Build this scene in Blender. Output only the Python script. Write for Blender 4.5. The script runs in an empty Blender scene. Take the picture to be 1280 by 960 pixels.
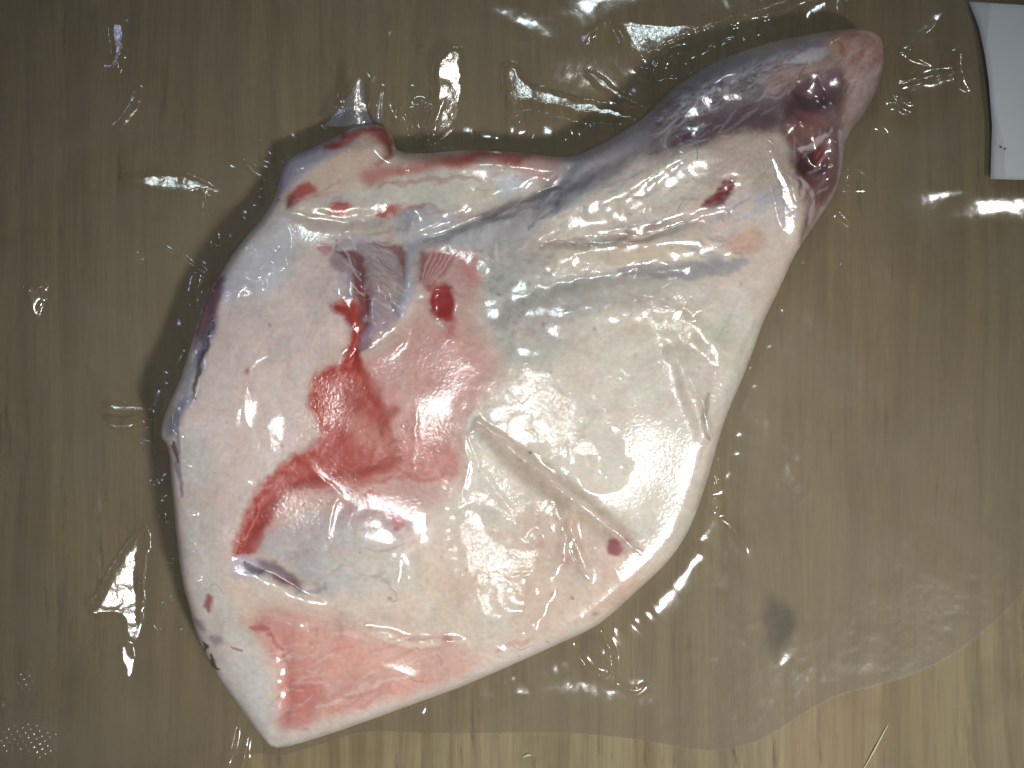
import bpy, math
import numpy as np
from mathutils import Vector, Matrix

# ------------------------------------------------------------------ camera, world, lamps, exposure
scene = bpy.context.scene
COL = scene.collection
S = 0.40 / 1280.0            # metres on the tabletop for one pixel of the 1280-wide photograph
HC = 0.62                    # camera height above the tabletop
cam_d = bpy.data.cameras.new("camera")
cam_d.sensor_width = 36.0
cam_d.lens = 36.0 * HC / 0.40
cam_d.clip_start, cam_d.clip_end = 0.01, 50.0
cam = bpy.data.objects.new("camera", cam_d)
cam.location = (0, 0, HC)
COL.objects.link(cam)
scene.camera = cam

world = bpy.data.worlds.new("World")
scene.world = world
world.use_nodes = True
bg = world.node_tree.nodes["Background"]
bg.inputs[0].default_value = (1.0, 0.98, 0.96, 1)
bg.inputs[1].default_value = 0.06

def lamp(name, kind, loc, target, power, color, size, size_y=None):
    d = bpy.data.lights.new(name, kind)
    d.energy, d.color = power, color
    if kind == 'AREA':
        d.shape = 'RECTANGLE' if size_y else 'DISK'
        d.size = size
        if size_y: d.size_y = size_y
    else:
        d.shadow_soft_size = size
    o = bpy.data.objects.new(name, d)
    o.location = loc
    o.rotation_euler = (Vector(target) - Vector(loc)).to_track_quat('-Z', 'Y').to_euler()
    COL.objects.link(o)
    return o

LA = Vector((0.68, -0.72, 1.52))     # main lamp, to the right
LB = Vector((0.02, 0.80, 1.10))      # small cool ceiling light beyond the top edge
LD = Vector((0.025, -0.14, 1.85))    # main ceiling lamp overhead, seen mirrored in the film on the meat
LC = Vector((-0.95, 0.28, 0.85))     # bluish window light on the left
la = lamp("key_lamp", 'SPOT', LA, (0.045, -0.105, 0), 110, (1.0, 0.98, 0.945), 0.115)
la.data.spot_size = math.radians(16.6)
la.data.spot_blend = 0.50
lamp("ceiling_light", 'AREA', LB, (0, 0, 0), 2.0, (0.80, 0.97, 1.0), 0.12)
lo = lamp("overhead_light", 'SPOT', LD, (0.030, -0.085, 0), 34, (1.0, 0.985, 0.955), 0.135)
lo.data.spot_size = math.radians(18.0)
lo.data.spot_blend = 0.50
lamp("window_light", 'AREA', LC, (0, 0, 0), 1.1, (0.52, 0.60, 1.0), 0.13, 0.17)

vs = scene.view_settings
vs.view_transform, vs.look = 'Standard', 'None'
vs.exposure, vs.gamma, vs.use_curve_mapping = 0.0, 1.0, False
scene.cycles.max_bounces = 6
scene.cycles.diffuse_bounces = 3
scene.cycles.glossy_bounces = 3
scene.cycles.transparent_max_bounces = 14
scene.cycles.use_adaptive_sampling = True
scene.cycles.adaptive_threshold = 0.03
scene.cycles.use_denoising = True
scene.cycles.sample_clamp_indirect = 4.0
CAMP = np.array([0, 0, HC])

# ------------------------------------------------------------------ numeric helpers
rng = np.random.default_rng(7)
_tab = rng.random((16, 256, 256)).astype(np.float32)

def vnoise(x, y, seed=0):
    t = _tab[seed % 16]
    x = np.asarray(x) + 37.3 * seed; y = np.asarray(y) + 11.7 * seed
    xi = np.floor(x).astype(np.int64); yi = np.floor(y).astype(np.int64)
    fx = x - xi; fy = y - yi
    fx = fx * fx * fx * (fx * (fx * 6 - 15) + 10); fy = fy * fy * fy * (fy * (fy * 6 - 15) + 10)
    x0, x1, y0, y1 = xi & 255, (xi + 1) & 255, yi & 255, (yi + 1) & 255
    return ((t[y0, x0] * (1 - fx) + t[y0, x1] * fx) * (1 - fy) + (t[y1, x0] * (1 - fx) + t[y1, x1] * fx) * fy) * 2 - 1

def fbm(x, y, seed=0, octaves=4, gain=0.55):
    v = 0; a = 1.0; tot = 0
    for k in range(octaves):
        v = v + a * vnoise(x * 2 ** k, y * 2 ** k, seed + k); tot += a; a *= gain
    return v / tot

def sstep(a, b, v):
    t = np.clip((v - a) / (b - a), 0, 1)
    return t * t * (3 - 2 * t)

def catmull(pts, n=5, closed=True):
    P = np.array(pts, float)
    out = []
    m = len(P)
    for i in range(m if closed else m - 1):
        if closed: p0, p1, p2, p3 = P[i - 1], P[i], P[(i + 1) % m], P[(i + 2) % m]
        else: p0, p1, p2, p3 = P[max(i - 1, 0)], P[i], P[i + 1], P[min(i + 2, m - 1)]
        for k in range(n):
            t = k / n
            out.append(0.5 * ((2 * p1) + (-p0 + p2) * t + (2 * p0 - 5 * p1 + 4 * p2 - p3) * t * t + (-p0 + 3 * p1 - 3 * p2 + p3) * t ** 3))
    if not closed: out.append(P[-1])
    return np.array(out)

def sdf(x, y, poly, arc=False):
    """signed distance to a closed polygon, positive inside"""
    best = np.full(x.shape, 1e18); inside = np.zeros(x.shape, bool); par = np.zeros(x.shape) if arc else None
    n = len(poly); acc = 0.0
    for i in range(n):
        ax, ay = poly[i]; bx, by = poly[(i + 1) % n]
        dx, dy = bx - ax, by - ay
        L2 = dx * dx + dy * dy + 1e-12
        t = np.clip(((x - ax) * dx + (y - ay) * dy) / L2, 0, 1)
        d2 = (x - ax - t * dx) ** 2 + (y - ay - t * dy) ** 2
        if arc:
            m = d2 < best
            par = np.where(m, acc + t * math.sqrt(L2), par)
        best = np.minimum(best, d2)
        if abs(dy) > 1e-12:
            c = ((ay > y) != (by > y)) & (x < dx * (y - ay) / dy + ax)
            inside ^= c
        acc += math.sqrt(L2)
    d = np.sqrt(best)
    d = np.where(inside, d, -d)
    return (d, par) if arc else d

def linedist(x, y, pts):
    """distance to an open polyline and position along it 0..1"""
    best = np.full(x.shape, 1e18); par = np.zeros(x.shape)
    seg = np.diff(pts, axis=0); L = np.hypot(seg[:, 0], seg[:, 1]); tot = L.sum(); acc = 0
    for i in range(len(seg)):
        ax, ay = pts[i]; dx, dy = seg[i]
        t = np.clip(((x - ax) * dx + (y - ay) * dy) / (L[i] ** 2 + 1e-12), 0, 1)
        d2 = (x - ax - t * dx) ** 2 + (y - ay - t * dy) ** 2
        m = d2 < best
        best = np.where(m, d2, best); par = np.where(m, (acc + t * L[i]) / tot, par)
        acc += L[i]
    return np.sqrt(best), par

def lin(c):
    c = np.array(c, float) / 255.0
    return np.where(c <= 0.04045, c / 12.92, ((c + 0.055) / 1.055) ** 2.4)

def bil(grid, gx, gy, x, y):
    """bilinear lookup; gx, gy = (origin, step)"""
    fx = np.clip((x - gx[0]) / gx[1], 0, grid.shape[1] - 1.001); fy = np.clip((y - gy[0]) / gy[1], 0, grid.shape[0] - 1.001)
    xi = fx.astype(int); yi = fy.astype(int); fx = fx - xi; fy = fy - yi
    return (grid[yi, xi] * (1 - fx) + grid[yi, xi + 1] * fx) * (1 - fy) + (grid[yi + 1, xi] * (1 - fx) + grid[yi + 1, xi + 1] * fx) * fy

def wx(u): return (u - 640.0) * S          # table-plane pixel -> metres
def wy(v): return (480.0 - v) * S
def proj(u, v, z):                         # where a point (table-plane pixel, height) appears in the picture
    k = 1.0 / (1.0 - z / HC)
    return 640 + (u - 640) * k, 480 + (v - 480) * k

def box(x, y, pts, pad):
    return (x > pts[:, 0].min() - pad) & (x < pts[:, 0].max() + pad) & (y > pts[:, 1].min() - pad) & (y < pts[:, 1].max() + pad)

# ------------------------------------------------------------------ scene-object helpers
def tag(o, label=None, cat=None, group=None, kind=None):
    if label: o["label"] = label
    if cat: o["category"] = cat
    if group: o["group"] = group
    if kind: o["kind"] = kind
    return o

def empty(name, loc=(0, 0, 0)):
    o = bpy.data.objects.new(name, None)
    o.location = loc; o.empty_display_size = 0.02
    COL.objects.link(o)
    return o

def mesh_obj(name, verts, faces, mat, parent=None, colors=None, normals=None, smooth=True, attrs=None):
    verts = np.asarray(verts, np.float32); faces = np.asarray(faces, np.int32)
    me = bpy.data.meshes.new(name)
    k = faces.shape[1]
    me.vertices.add(len(verts)); me.vertices.foreach_set("co", verts.ravel())
    me.loops.add(faces.size); me.loops.foreach_set("vertex_index", faces.ravel())
    me.polygons.add(len(faces)); me.polygons.foreach_set("loop_start", np.arange(0, faces.size, k, dtype=np.int32))
    me.update(calc_edges=True)
    me.polygons.foreach_set("use_smooth", np.full(len(faces), smooth))
    if colors is not None:
        a = me.color_attributes.new("paint", 'FLOAT_COLOR', 'POINT')
        a.data.foreach_set("color", np.concatenate([colors, np.ones((len(colors), 1))], 1).astype(np.float32).ravel())
    for nm, val in (attrs or {}).items():
        a = me.attributes.new(nm, 'FLOAT', 'POINT'); a.data.foreach_set("value", np.asarray(val, np.float32))
    me.validate()
    if normals is not None:
        me.normals_split_custom_set_from_vertices(normals.astype(np.float32))
    me.materials.append(mat)
    o = bpy.data.objects.new(name, me)
    COL.objects.link(o)
    if parent: o.parent = parent
    return o

def tube(name, pts, radii, mat, parent=None, sides=6):
    pts = [Vector(p) for p in pts]
    V, F = [], []
    for i, p in enumerate(pts):
        t = (pts[min(i + 1, len(pts) - 1)] - pts[max(i - 1, 0)]).normalized()
        a = t.cross(Vector((0, 0, 1)));  a = a.normalized() if a.length > 1e-6 else Vector((1, 0, 0))
        b = t.cross(a)
        for k in range(sides):
            ang = 2 * math.pi * k / sides
            V.append(p + (a * math.cos(ang) + b * math.sin(ang)) * radii[i])
    for i in range(len(pts) - 1):
        for k in range(sides):
            F.append((i * sides + k, i * sides + (k + 1) % sides, (i + 1) * sides + (k + 1) % sides, (i + 1) * sides + k))
    return mesh_obj(name, [tuple(v) for v in V], F, mat, parent)

class NT:
    def __init__(self, name):
        self.m = bpy.data.materials.new(name); self.m.use_nodes = True
        self.t = self.m.node_tree; self.t.nodes.clear()
        self.out = self.n('ShaderNodeOutputMaterial')
    def n(self, typ, **kw):
        nd = self.t.nodes.new(typ)
        for k, v in kw.items():
            if k in ('ins',):
                for a, b in v.items(): self.set(nd.inputs[a], b)
            else: setattr(nd, k, v)
        return nd
    def set(self, sock, v):
        if isinstance(v, bpy.types.NodeSocket): self.t.links.new(v, sock)
        else: sock.default_value = v
    def math(self, op, a, b=0.0, clamp=False):
        nd = self.n('ShaderNodeMath', operation=op, use_clamp=clamp); self.set(nd.inputs[0], a); self.set(nd.inputs[1], b); return nd.outputs[0]
    def mix(self, f, a, b, blend='MIX'):
        nd = self.n('ShaderNodeMix', data_type='RGBA', blend_type=blend, clamp_factor=True)
        self.set(nd.inputs[0], f); self.set(nd.inputs[6], a); self.set(nd.inputs[7], b); return nd.outputs[2]
    def ramp(self, f, stops):
        nd = self.n('ShaderNodeValToRGB'); self.set(nd.inputs[0], f)
        el = nd.color_ramp.elements
        while len(el) < len(stops): el.new(0.5)
        for e, (p, c) in zip(el, stops): e.position = p; e.color = (*c, 1) if len(c) == 3 else c
        return nd.outputs[0]
    def noise(self, vec, scale, detail=3, rough=0.5, dist=0.0):
        nd = self.n('ShaderNodeTexNoise'); self.set(nd.inputs['Vector'], vec)
        nd.inputs['Scale'].default_value = scale; nd.inputs['Detail'].default_value = detail
        nd.inputs['Roughness'].default_value = rough; nd.inputs['Distortion'].default_value = dist
        return nd.outputs[0]
    def obj_coord(self, scale=(1, 1, 1), rot=(0, 0, 0)):
        tc = self.n('ShaderNodeTexCoord'); mp = self.n('ShaderNodeMapping')
        mp.inputs['Scale'].default_value = scale; mp.inputs['Rotation'].default_value = rot
        self.t.links.new(tc.outputs['Object'], mp.inputs[0]); return mp.outputs[0]
    def bump(self, h, strength, dist, normal=None):
        nd = self.n('ShaderNodeBump'); self.set(nd.inputs['Height'], h); self.set(nd.inputs['Strength'], strength); nd.inputs['Distance'].default_value = dist
        if normal: self.set(nd.inputs['Normal'], normal)
        return nd.outputs[0]
    def done(self, sh):
        self.t.links.new(sh, self.out.inputs[0]); return self.m

# ------------------------------------------------------------------ materials
def mat_wood():
    w = NT("board_wood")
    warp = w.noise(w.obj_coord((6, 1.2, 1)), 3.0, 2)
    tc = w.n('ShaderNodeTexCoord').outputs['Object']
    off = w.n('ShaderNodeCombineXYZ'); w.set(off.inputs[0], w.math('MULTIPLY', warp, 0.02))
    add = w.n('ShaderNodeVectorMath', operation='ADD'); w.set(add.inputs[0], tc); w.set(add.inputs[1], off.outputs[0])
    def coord(sx, sy):
        mp = w.n('ShaderNodeMapping'); mp.inputs['Scale'].default_value = (sx, sy, 1); w.set(mp.inputs[0], add.outputs[0]); return mp.outputs[0]
    broad = w.noise(coord(14, 1.4), 1.0, 3, 0.55)
    mid = w.noise(coord(120, 6), 1.0, 4, 0.65)
    fine = w.noise(coord(800, 22), 1.0, 3, 0.6)
    base = w.ramp(broad, [(0.25, (0.165, 0.127, 0.060)), (0.45, (0.214, 0.172, 0.090)), (0.75, (0.255, 0.216, 0.124))])
    c = w.mix(w.ramp(mid, [(0.38, (0.75,) * 3), (0.58, (0,) * 3)]), base, (0.115, 0.085, 0.042, 1))
    dark = w.ramp(w.noise(coord(190, 16), 1.0, 5, 0.72), [(0.34, (0.9,) * 3), (0.42, (0,) * 3)])
    c = w.mix(dark, c, (0.075, 0.055, 0.028, 1))
    c = w.mix(w.math('MULTIPLY', w.ramp(fine, [(0.35, (1,) * 3), (0.60, (0,) * 3)]), 0.35), c, (0.14, 0.105, 0.052, 1))
    blotch = w.ramp(w.noise(coord(30, 22), 1.0, 4, 0.6), [(0.30, (0.55,) * 3), (0.46, (0,) * 3)])
    c = w.mix(blotch, c, (0.115, 0.09, 0.045, 1))
    reddish = w.ramp(w.noise(coord(9, 0.7), 1.3, 2, 0.5), [(0.55, (0,) * 3), (0.72, (0.22,) * 3)])
    c = w.mix(reddish, c, (0.30, 0.185, 0.095, 1))
    p = w.n('ShaderNodeBsdfPrincipled')
    w.set(p.inputs['Base Color'], c); p.inputs['Roughness'].default_value = 0.62
    p.inputs['Specular IOR Level'].default_value = 0.3
    h = w.math('ADD', w.math('MULTIPLY', fine, 0.5), mid)
    w.set(p.inputs['Normal'], w.bump(h, 0.35, 0.0006))
    return w.done(p.outputs[0])

def mat_meat(name, rough, sss, fiber_rot):
    w = NT(name)
    col = w.n('ShaderNodeVertexColor', layer_name="paint").outputs[0]
    oc = w.obj_coord()
    n1 = w.noise(oc, 560, 5, 0.65)
    n2 = w.noise(w.obj_coord((260, 1500, 600), (0, 0, fiber_rot)), 1.0, 3, 0.6)
    f = w.math('ADD', w.math('MULTIPLY', w.math('SUBTRACT', n1, 0.5), 0.40), w.math('MULTIPLY', w.math('SUBTRACT', n2, 0.5), 0.12))
    sc = w.n('ShaderNodeVectorMath', operation='SCALE'); w.set(sc.inputs[0], col); w.set(sc.inputs['Scale'], w.math('ADD', f, 1.0))
    p = w.n('ShaderNodeBsdfPrincipled')
    w.set(p.inputs['Base Color'], sc.outputs[0])
    p.inputs['Roughness'].default_value = rough
    p.inputs['Specular IOR Level'].default_value = 0.35
    p.inputs['Subsurface Weight'].default_value = sss
    p.inputs['Subsurface Radius'].default_value = (1.0, 0.45, 0.3)
    p.inputs['Subsurface Scale'].default_value = 0.0012
    h = w.math('ADD', w.noise(oc, 260, 4, 0.6), w.math('MULTIPLY', n2, 0.3))
    w.set(p.inputs['Normal'], w.bump(h, 0.30, 0.0007))
    return w.done(p.outputs[0])

def mat_film(name, haze, haze_col, tint, gloss_rough, spec, bump_s, use_contact):
    w = NT(name)
    oc = w.obj_coord()
    lw = w.n('ShaderNodeLayerWeight'); lw.inputs['Blend'].default_value = 0.5
    fr = w.math('POWER', lw.outputs['Facing'], 4.0)
    fac = w.math('ADD', w.math('MULTIPLY', fr, 0.42), spec, True)
    sp = w.noise(oc, 700, 2, 0.5, 0.8)
    big = w.noise(oc, 60, 3, 0.5)
    if use_contact:
        ct = w.n('ShaderNodeAttribute', attribute_name="contact").outputs['Fac']
        st = w.math('ADD', w.math('MULTIPLY', ct, bump_s), bump_s * 0.05)
        nrm = w.bump(sp, st, 0.0005, w.bump(big, 0.025, 0.003))
    else:
        nrm = w.bump(sp, bump_s, 0.0004, w.bump(big, 0.025, 0.003))
    gl = w.n('ShaderNodeBsdfAnisotropic'); w.set(gl.inputs['Normal'], nrm)
    w.set(gl.inputs['Roughness'], w.math('ADD', w.math('MULTIPLY', ct, 0.14), gloss_rough) if use_contact else gloss_rough)
    tr = w.n('ShaderNodeBsdfTransparent'); tr.inputs[0].default_value = (*tint, 1)
    df = w.n('ShaderNodeBsdfDiffuse'); df.inputs[0].default_value = (*haze_col, 1)
    cloud = w.noise(w.obj_coord((1, 1, 1)), 16, 4, 0.6, 0.8)
    hz = w.math('MULTIPLY', w.ramp(cloud, [(0.30, (0.35,) * 3), (0.70, (1.5,) * 3)]), haze, True)
    m1 = w.n('ShaderNodeMixShader'); w.set(m1.inputs[0], hz); w.set(m1.inputs[1], tr.outputs[0]); w.set(m1.inputs[2], df.outputs[0])
    m2 = w.n('ShaderNodeMixShader'); w.set(m2.inputs[0], fac); w.set(m2.inputs[1], m1.outputs[0]); w.set(m2.inputs[2], gl.outputs[0])
    return w.done(m2.outputs[0])

def mat_plain(name, col, rough=0.6, noise_amt=0.1, scale=300):
    w = NT(name)
    n = w.noise(w.obj_coord(), scale, 4, 0.6)
    c = w.mix(w.math('MULTIPLY', n, noise_amt), (*col, 1), tuple(0.5 * k for k in col) + (1,))
    p = w.n('ShaderNodeBsdfPrincipled'); w.set(p.inputs['Base Color'], c); p.inputs['Roughness'].default_value = rough
    w.set(p.inputs['Normal'], w.bump(n, 0.15, 0.0004))
    return w.done(p.outputs[0])

M_WOOD = mat_wood()
M_FAT = mat_meat("fat_tissue", 0.55, 0.35, 0.3)
M_LEAN = mat_meat("lean_tissue", 0.42, 0.25, 0.9)
M_SHANK = mat_meat("shank_tissue", 0.50, 0.25, -0.45)
M_TOP = mat_film("bag_film_top", 0.038, (0.50, 0.53, 0.53), (0.985, 0.985, 0.98), 0.125, 0.062, 0.5, True)
M_BOTTOM = mat_film("bag_film_bottom", 0.36, (0.265, 0.208, 0.124), (0.97, 0.955, 0.93), 0.35, 0.004, 0.10, False)
M_PAPER = mat_plain("label_paper", (0.52, 0.55, 0.57), 0.75, 0.14, 60)
M_KNOT = mat_meat("knot_wood", 0.7, 0.0, 1.57)
M_HAIR = mat_plain("wool_fibre", (0.10, 0.075, 0.06), 0.6)
M_SPLINTER = mat_plain("pale_splinter", (0.55, 0.50, 0.34), 0.6)
M_INK = mat_plain("printed_ink", (0.06, 0.06, 0.07), 0.7)

# ------------------------------------------------------------------ tabletop
def slab(name, x0, x1, y0, y1, z0, z1, mat, b=0.002):
    V = []
    for (dz, ins) in ((z0, b), (z0 + b, 0), (z1 - b, 0), (z1, b)):
        V += [(x0 + ins, y0 + ins, dz), (x1 - ins, y0 + ins, dz), (x1 - ins, y1 - ins, dz), (x0 + ins, y1 - ins, dz)]
    F = [(3, 2, 1, 0), (12, 13, 14, 15)]
    for k in range(3):
        for j in range(4): F.append((k * 4 + j, k * 4 + (j + 1) % 4, (k + 1) * 4 + (j + 1) % 4, (k + 1) * 4 + j))
    return mesh_obj(name, V, F, mat, smooth=False)

board = slab("tabletop", -0.42, 0.42, -0.34, 0.34, -0.03, 0.0, M_WOOD)
tag(board, "worn olive brown wooden board with vertical grain under the bag", None, None, "structure")

def knot(u, v, ru, rv):
    V, F = [], []
    R, N = 12, 32
    for r in range(R + 1):
        q = r / R
        for k in range(N):
            a = 2 * math.pi * k / N
            j = 1 + 0.10 * math.sin(3 * a + 1) + 0.06 * math.sin(7 * a)
            V.append((wx(u) + ru * S * q * j * math.cos(a), wy(v) + rv * S * q * j * math.sin(a), 0.00018 - 0.00014 * q * q))
    for r in range(R):
        for k in range(N):
            F.append((r * N + k, (r + 1) * N + k, (r + 1) * N + (k + 1) % N, r * N + (k + 1) % N))
    q = np.repeat(np.arange(R + 1) / R, N)[:, None]
    a = sstep(0.48, 1.0, q)
    colr = (1 - a) * np.array([0.012, 0.013, 0.017]) + a * np.array([0.20, 0.165, 0.092])
    return mesh_obj("knot", V, F, M_KNOT, board, colr)
knot(973, 782, 26, 46)
tube("splinter", [(wx(1080), wy(960), 0.0003), (wx(1092), wy(938), 0.0005), (wx(1110), wy(905), 0.0003)], [0.0002, 0.0004, 0.0002], M_SPLINTER, board)
tube("splinter", [(wx(654), wy(946), 0.0003), (wx(660), wy(943), 0.0006), (wx(664), wy(944), 0.0003)], [0.0003, 0.0005, 0.0003], M_SPLINTER, board)

# ------------------------------------------------------------------ the joint of meat: outline and height
RIMK = 0.977
OUT_PHOTO = [(412,172),(440,158),(470,154),(488,163),(497,186),(530,190),(570,187),(610,187),(650,190),(690,195),(715,195),(745,183),(775,166),(805,146),(835,116),(870,92),(910,72),(960,55),(1010,44),(1050,38),(1082,38),(1100,52),(1104,80),(1096,112),(1081,142),(1065,162),(1056,182),(1053,210),(1045,240),(1020,280),(995,318),(975,360),(955,400),(940,440),(924,480),(909,515),(898,548),(889,582),(880,612),(862,660),(836,700),(800,735),(750,779),(700,804),(640,831),(580,857),(520,879),(460,901),(400,922),(348,935),(326,920),(300,885),(275,850),(250,800),(240,760),(230,710),(223,640),(219,595),(216,560),(207,543),(214,510),(231,470),(245,420),(255,380),(275,345),(300,305),(325,275),(342,245),(350,215),(362,196),(387,184)]
out_p = np.array(OUT_PHOTO, float)
out_p = np.array([640, 480]) + (out_p - np.array([640, 480])) * RIMK
OUT = catmull(out_p, 3)

GX, GY = (-90.0, 2.5), (-90.0, 2.5)
gw, gh = int((1400 + 90) / 2.5), int((1060 + 90) / 2.5)
gu, gv = np.meshgrid(GX[0] + GX[1] * np.arange(gw), GY[0] + GY[1] * np.arange(gh))
SD, ARC = sdf(gu, gv, OUT, True)

def rbf(ctrl, sig, u, v):
    num = 0; den = 1e-9
    for (a, b, val) in ctrl:
        k = np.exp(-((u - a) ** 2 + (v - b) ** 2) / (2 * sig * sig)) + 1e-7
        num = num + k * val; den = den + k
    return num / den

HCTRL = [(300,330,31),(440,180,20),(400,230,25),(600,220,26),(300,500,38),(430,450,37),(300,640,37),(420,640,36),(330,860,27),(500,820,30),
         (560,500,39),(700,500,38),(850,450,34),(820,650,30),(680,760,29),(900,330,29),(760,260,34),(900,160,37),(1040,110,31),(1010,230,25),(720,210,28),(600,640,34)]
HMAX = rbf(HCTRL, 70, gu, gv) * 0.001
LAM = rbf([(240,500,20),(260,760,22),(340,880,28),(300,330,30),(450,180,22),(600,210,20),(760,190,28),(950,80,30),(1080,80,26),(1040,220,24),(950,420,21),(860,640,22),(700,780,22),(520,860,26),(600,500,40)], 90, gu, gv)
# screened Poisson on the grid: U rises from 0 at the outline to 1 inside
inside = SD > 0
Ug = np.where(inside, 1 - np.exp(-np.maximum(SD, 0) / LAM), 0)
l2 = (LAM / 2.5) ** 2
for it in range(350):
    nb = np.zeros_like(Ug)
    nb[1:-1, 1:-1] = Ug[:-2, 1:-1] + Ug[2:, 1:-1] + Ug[1:-1, :-2] + Ug[1:-1, 2:]
    Ug = np.where(inside, (1 + l2 * nb) / (1 + 4 * l2), 0)

def base_shape(u, v):
    d = bil(SD, GX, GY, u, v); hm = bil(HMAX, GX, GY, u, v); lam = bil(LAM, GX, GY, u, v)
    dd = np.maximum(d, 0)
    U = bil(Ug, GX, GY, u, v); Ue = 1 - np.exp(-dd / lam)
    k = sstep(4, 16, d)
    U = np.clip(U * k + Ue * (1 - k), 0, 1)
    zr = 0.36 * hm
    prof = np.sqrt(np.clip(1 - (1 - U) ** 2.2, 0, 1))
    return d, zr + (hm - zr) * prof, zr, prof

RED = [(415,380),(440,372),(452,400),(450,440),(466,470),(480,500),(498,512),(486,530),(500,556),(498,580),(470,596),(430,600),(390,610),(360,625),(335,660),(318,690),(292,696),(300,660),(320,615),(350,580),(385,560),(400,545),(395,525),(385,505),(388,480),(400,462),(425,455),(440,420),(430,400)]
# (polyline, half width px, height mm)
GROOVES = [([(515,305),(580,278),(640,252),(690,232),(718,205)], 9, -4.0), ([(600,268),(660,262),(730,222),(790,190)], 10, -2.2),
           ([(685,302),(760,302),(830,286),(905,266)], 7, -2.6), ([(620,330),(605,380),(625,430)], 28, -2.8), ([(630,385),(700,352),(800,334),(900,322)], 16, -2.6),
           ([(700,318),(780,306),(870,302)], 14, 2.0), ([(690,262),(770,240),(880,185)], 22, 3.0), ([(700,400),(790,385),(860,400),(900,440)], 15, 1.8),
           ([(800,440),(850,430),(890,450)], 12, -1.2), ([(835,425),(862,490),(880,545)], 10, 2.2), ([(596,528),(660,580),(730,635),(785,680)], 14, 2.6),
           ([(575,540),(600,600),(640,650)], 24, 1.2), ([(715,618),(712,660),(735,720)], 7, 1.4), ([(690,625),(695,690)], 8, -1.0),
           ([(440,300),(452,340),(455,400),(440,450)], 9, -2.2), ([(515,275),(514,320),(508,380)], 11, 1.7), ([(470,195),(560,205),(660,205)], 22, 2.5),
           ([(350,260),(430,275),(520,262)], 10, -1.5), ([(300,700),(335,712),(375,735),(410,745)], 9, -2.8), ([(410,690),(470,680),(520,690)], 35, 2.2),
           ([(300,790),(340,770),(420,790)], 8, -1.2), ([(355,800),(360,860),(350,915)], 10, -1.4), ([(465,790),(520,805),(580,800)], 7, 1.2),
           ([(1000,130),(1030,110)], 20, -4.0), ([(1000,185),(1018,210),(1032,190)], 13, -4.0), ([(992,158),(1012,156)], 12, 2.6), ([(895,250),(915,230)], 9, -2.2),
           ([(960,185),(985,240),(1000,300)], 9, 1.6), ([(850,120),(950,80),(1010,62)], 14, 1.8), ([(840,160),(930,130),(990,120)], 14, -1.2),
           ([(545,362),(552,395)], 15, -2.2), ([(415,180),(450,175),(480,170)], 8, -1.6), ([(262,370),(250,430),(235,500)], 7, -2.0)]

def feature_height(pu, pv, film=False):
    h = np.zeros_like(pu)
    for pts, w, amt in GROOVES:
        P = catmull(pts, 4, False)
        m = box(pu, pv, P, w * 3)
        if not m.any(): continue
        wu = pu[m] + 3 * vnoise(pu[m] / 14, pv[m] / 14, 3); wv = pv[m] + 3 * vnoise(pu[m] / 14, pv[m] / 14, 4)
        d, t = linedist(wu, wv, P)
        h[m] += amt * 0.001 * np.exp(-(d / w) ** 2) * (0.35 + 0.65 * np.sin(np.pi * np.clip(t * 0.9 + 0.05, 0, 1)))
    if film: return 0.8 * h + 0.0011 + 0.0004 * vnoise(pu / 60, pv / 60, 5)
    P = catmull(RED, 3)
    m = box(pu, pv, P, 25)
    h[m] -= 0.0018 * sstep(-2, 18, sdf(pu[m] + 4 * vnoise(pu[m] / 11, pv[m] / 11, 1), pv[m] + 4 * vnoise(pu[m] / 11, pv[m] / 11, 2), P))
    h += 0.0008 * fbm(pu / 48, pv / 48, 5, 4) + 0.00012 * fbm(pu / 9, pv / 9, 9, 3)
    return h

def top_height(u, v, film=False):
    """meat surface: signed distance, height, rim height, and picture position used for colour"""
    d, z, zr, prof = base_shape(u, v)
    pu, pv = proj(u, v, z)
    f = feature_height(pu, pv, film) * sstep(0, 26, d)
    return d, np.maximum(z + f, zr), zr, prof, pu, pv

# ------------------------------------------------------------------ meat mesh
STEP = 1.30
mu = np.arange(190, 1120, STEP); mv = np.arange(25, 950, STEP)
MU, MV = np.meshgrid(mu, mv)
d0 = bil(SD, GX, GY, MU, MV)
e = 1.5
gxn = (bil(SD, GX, GY, MU + e, MV) - bil(SD, GX, GY, MU - e, MV)) / (2 * e)
gyn = (bil(SD, GX, GY, MU, MV + e) - bil(SD, GX, GY, MU, MV - e)) / (2 * e)
gl_ = np.hypot(gxn, gyn) + 1e-6; gxn /= gl_; gyn /= gl_
ins = d0 > 0
cell = ins[:-1, :-1] | ins[1:, :-1] | ins[:-1, 1:] | ins[1:, 1:]
used = np.zeros_like(ins); used[:-1, :-1] |= cell; used[1:, :-1] |= cell; used[:-1, 1:] |= cell; used[1:, 1:] |= cell
rimv = used & ~ins
MU = np.where(rimv, MU - d0 * gxn, MU); MV = np.where(rimv, MV - d0 * gyn, MV)
idx = np.full(ins.shape, -1); idx[used] = np.arange(used.sum())
U_, V_ = MU[used], MV[used]
D_, Z_, ZR_, PR_, PU, PV = top_height(U_, V_)
rim_flag = rimv[used]
Z_[rim_flag] = ZR_[rim_flag]
top_co = np.stack([wx(U_), wy(V_), Z_], 1)
cj, ci = np.nonzero(cell)
quads = np.stack([idx[cj, ci], idx[cj + 1, ci], idx[cj + 1, ci + 1], idx[cj, ci + 1]], 1)

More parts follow.
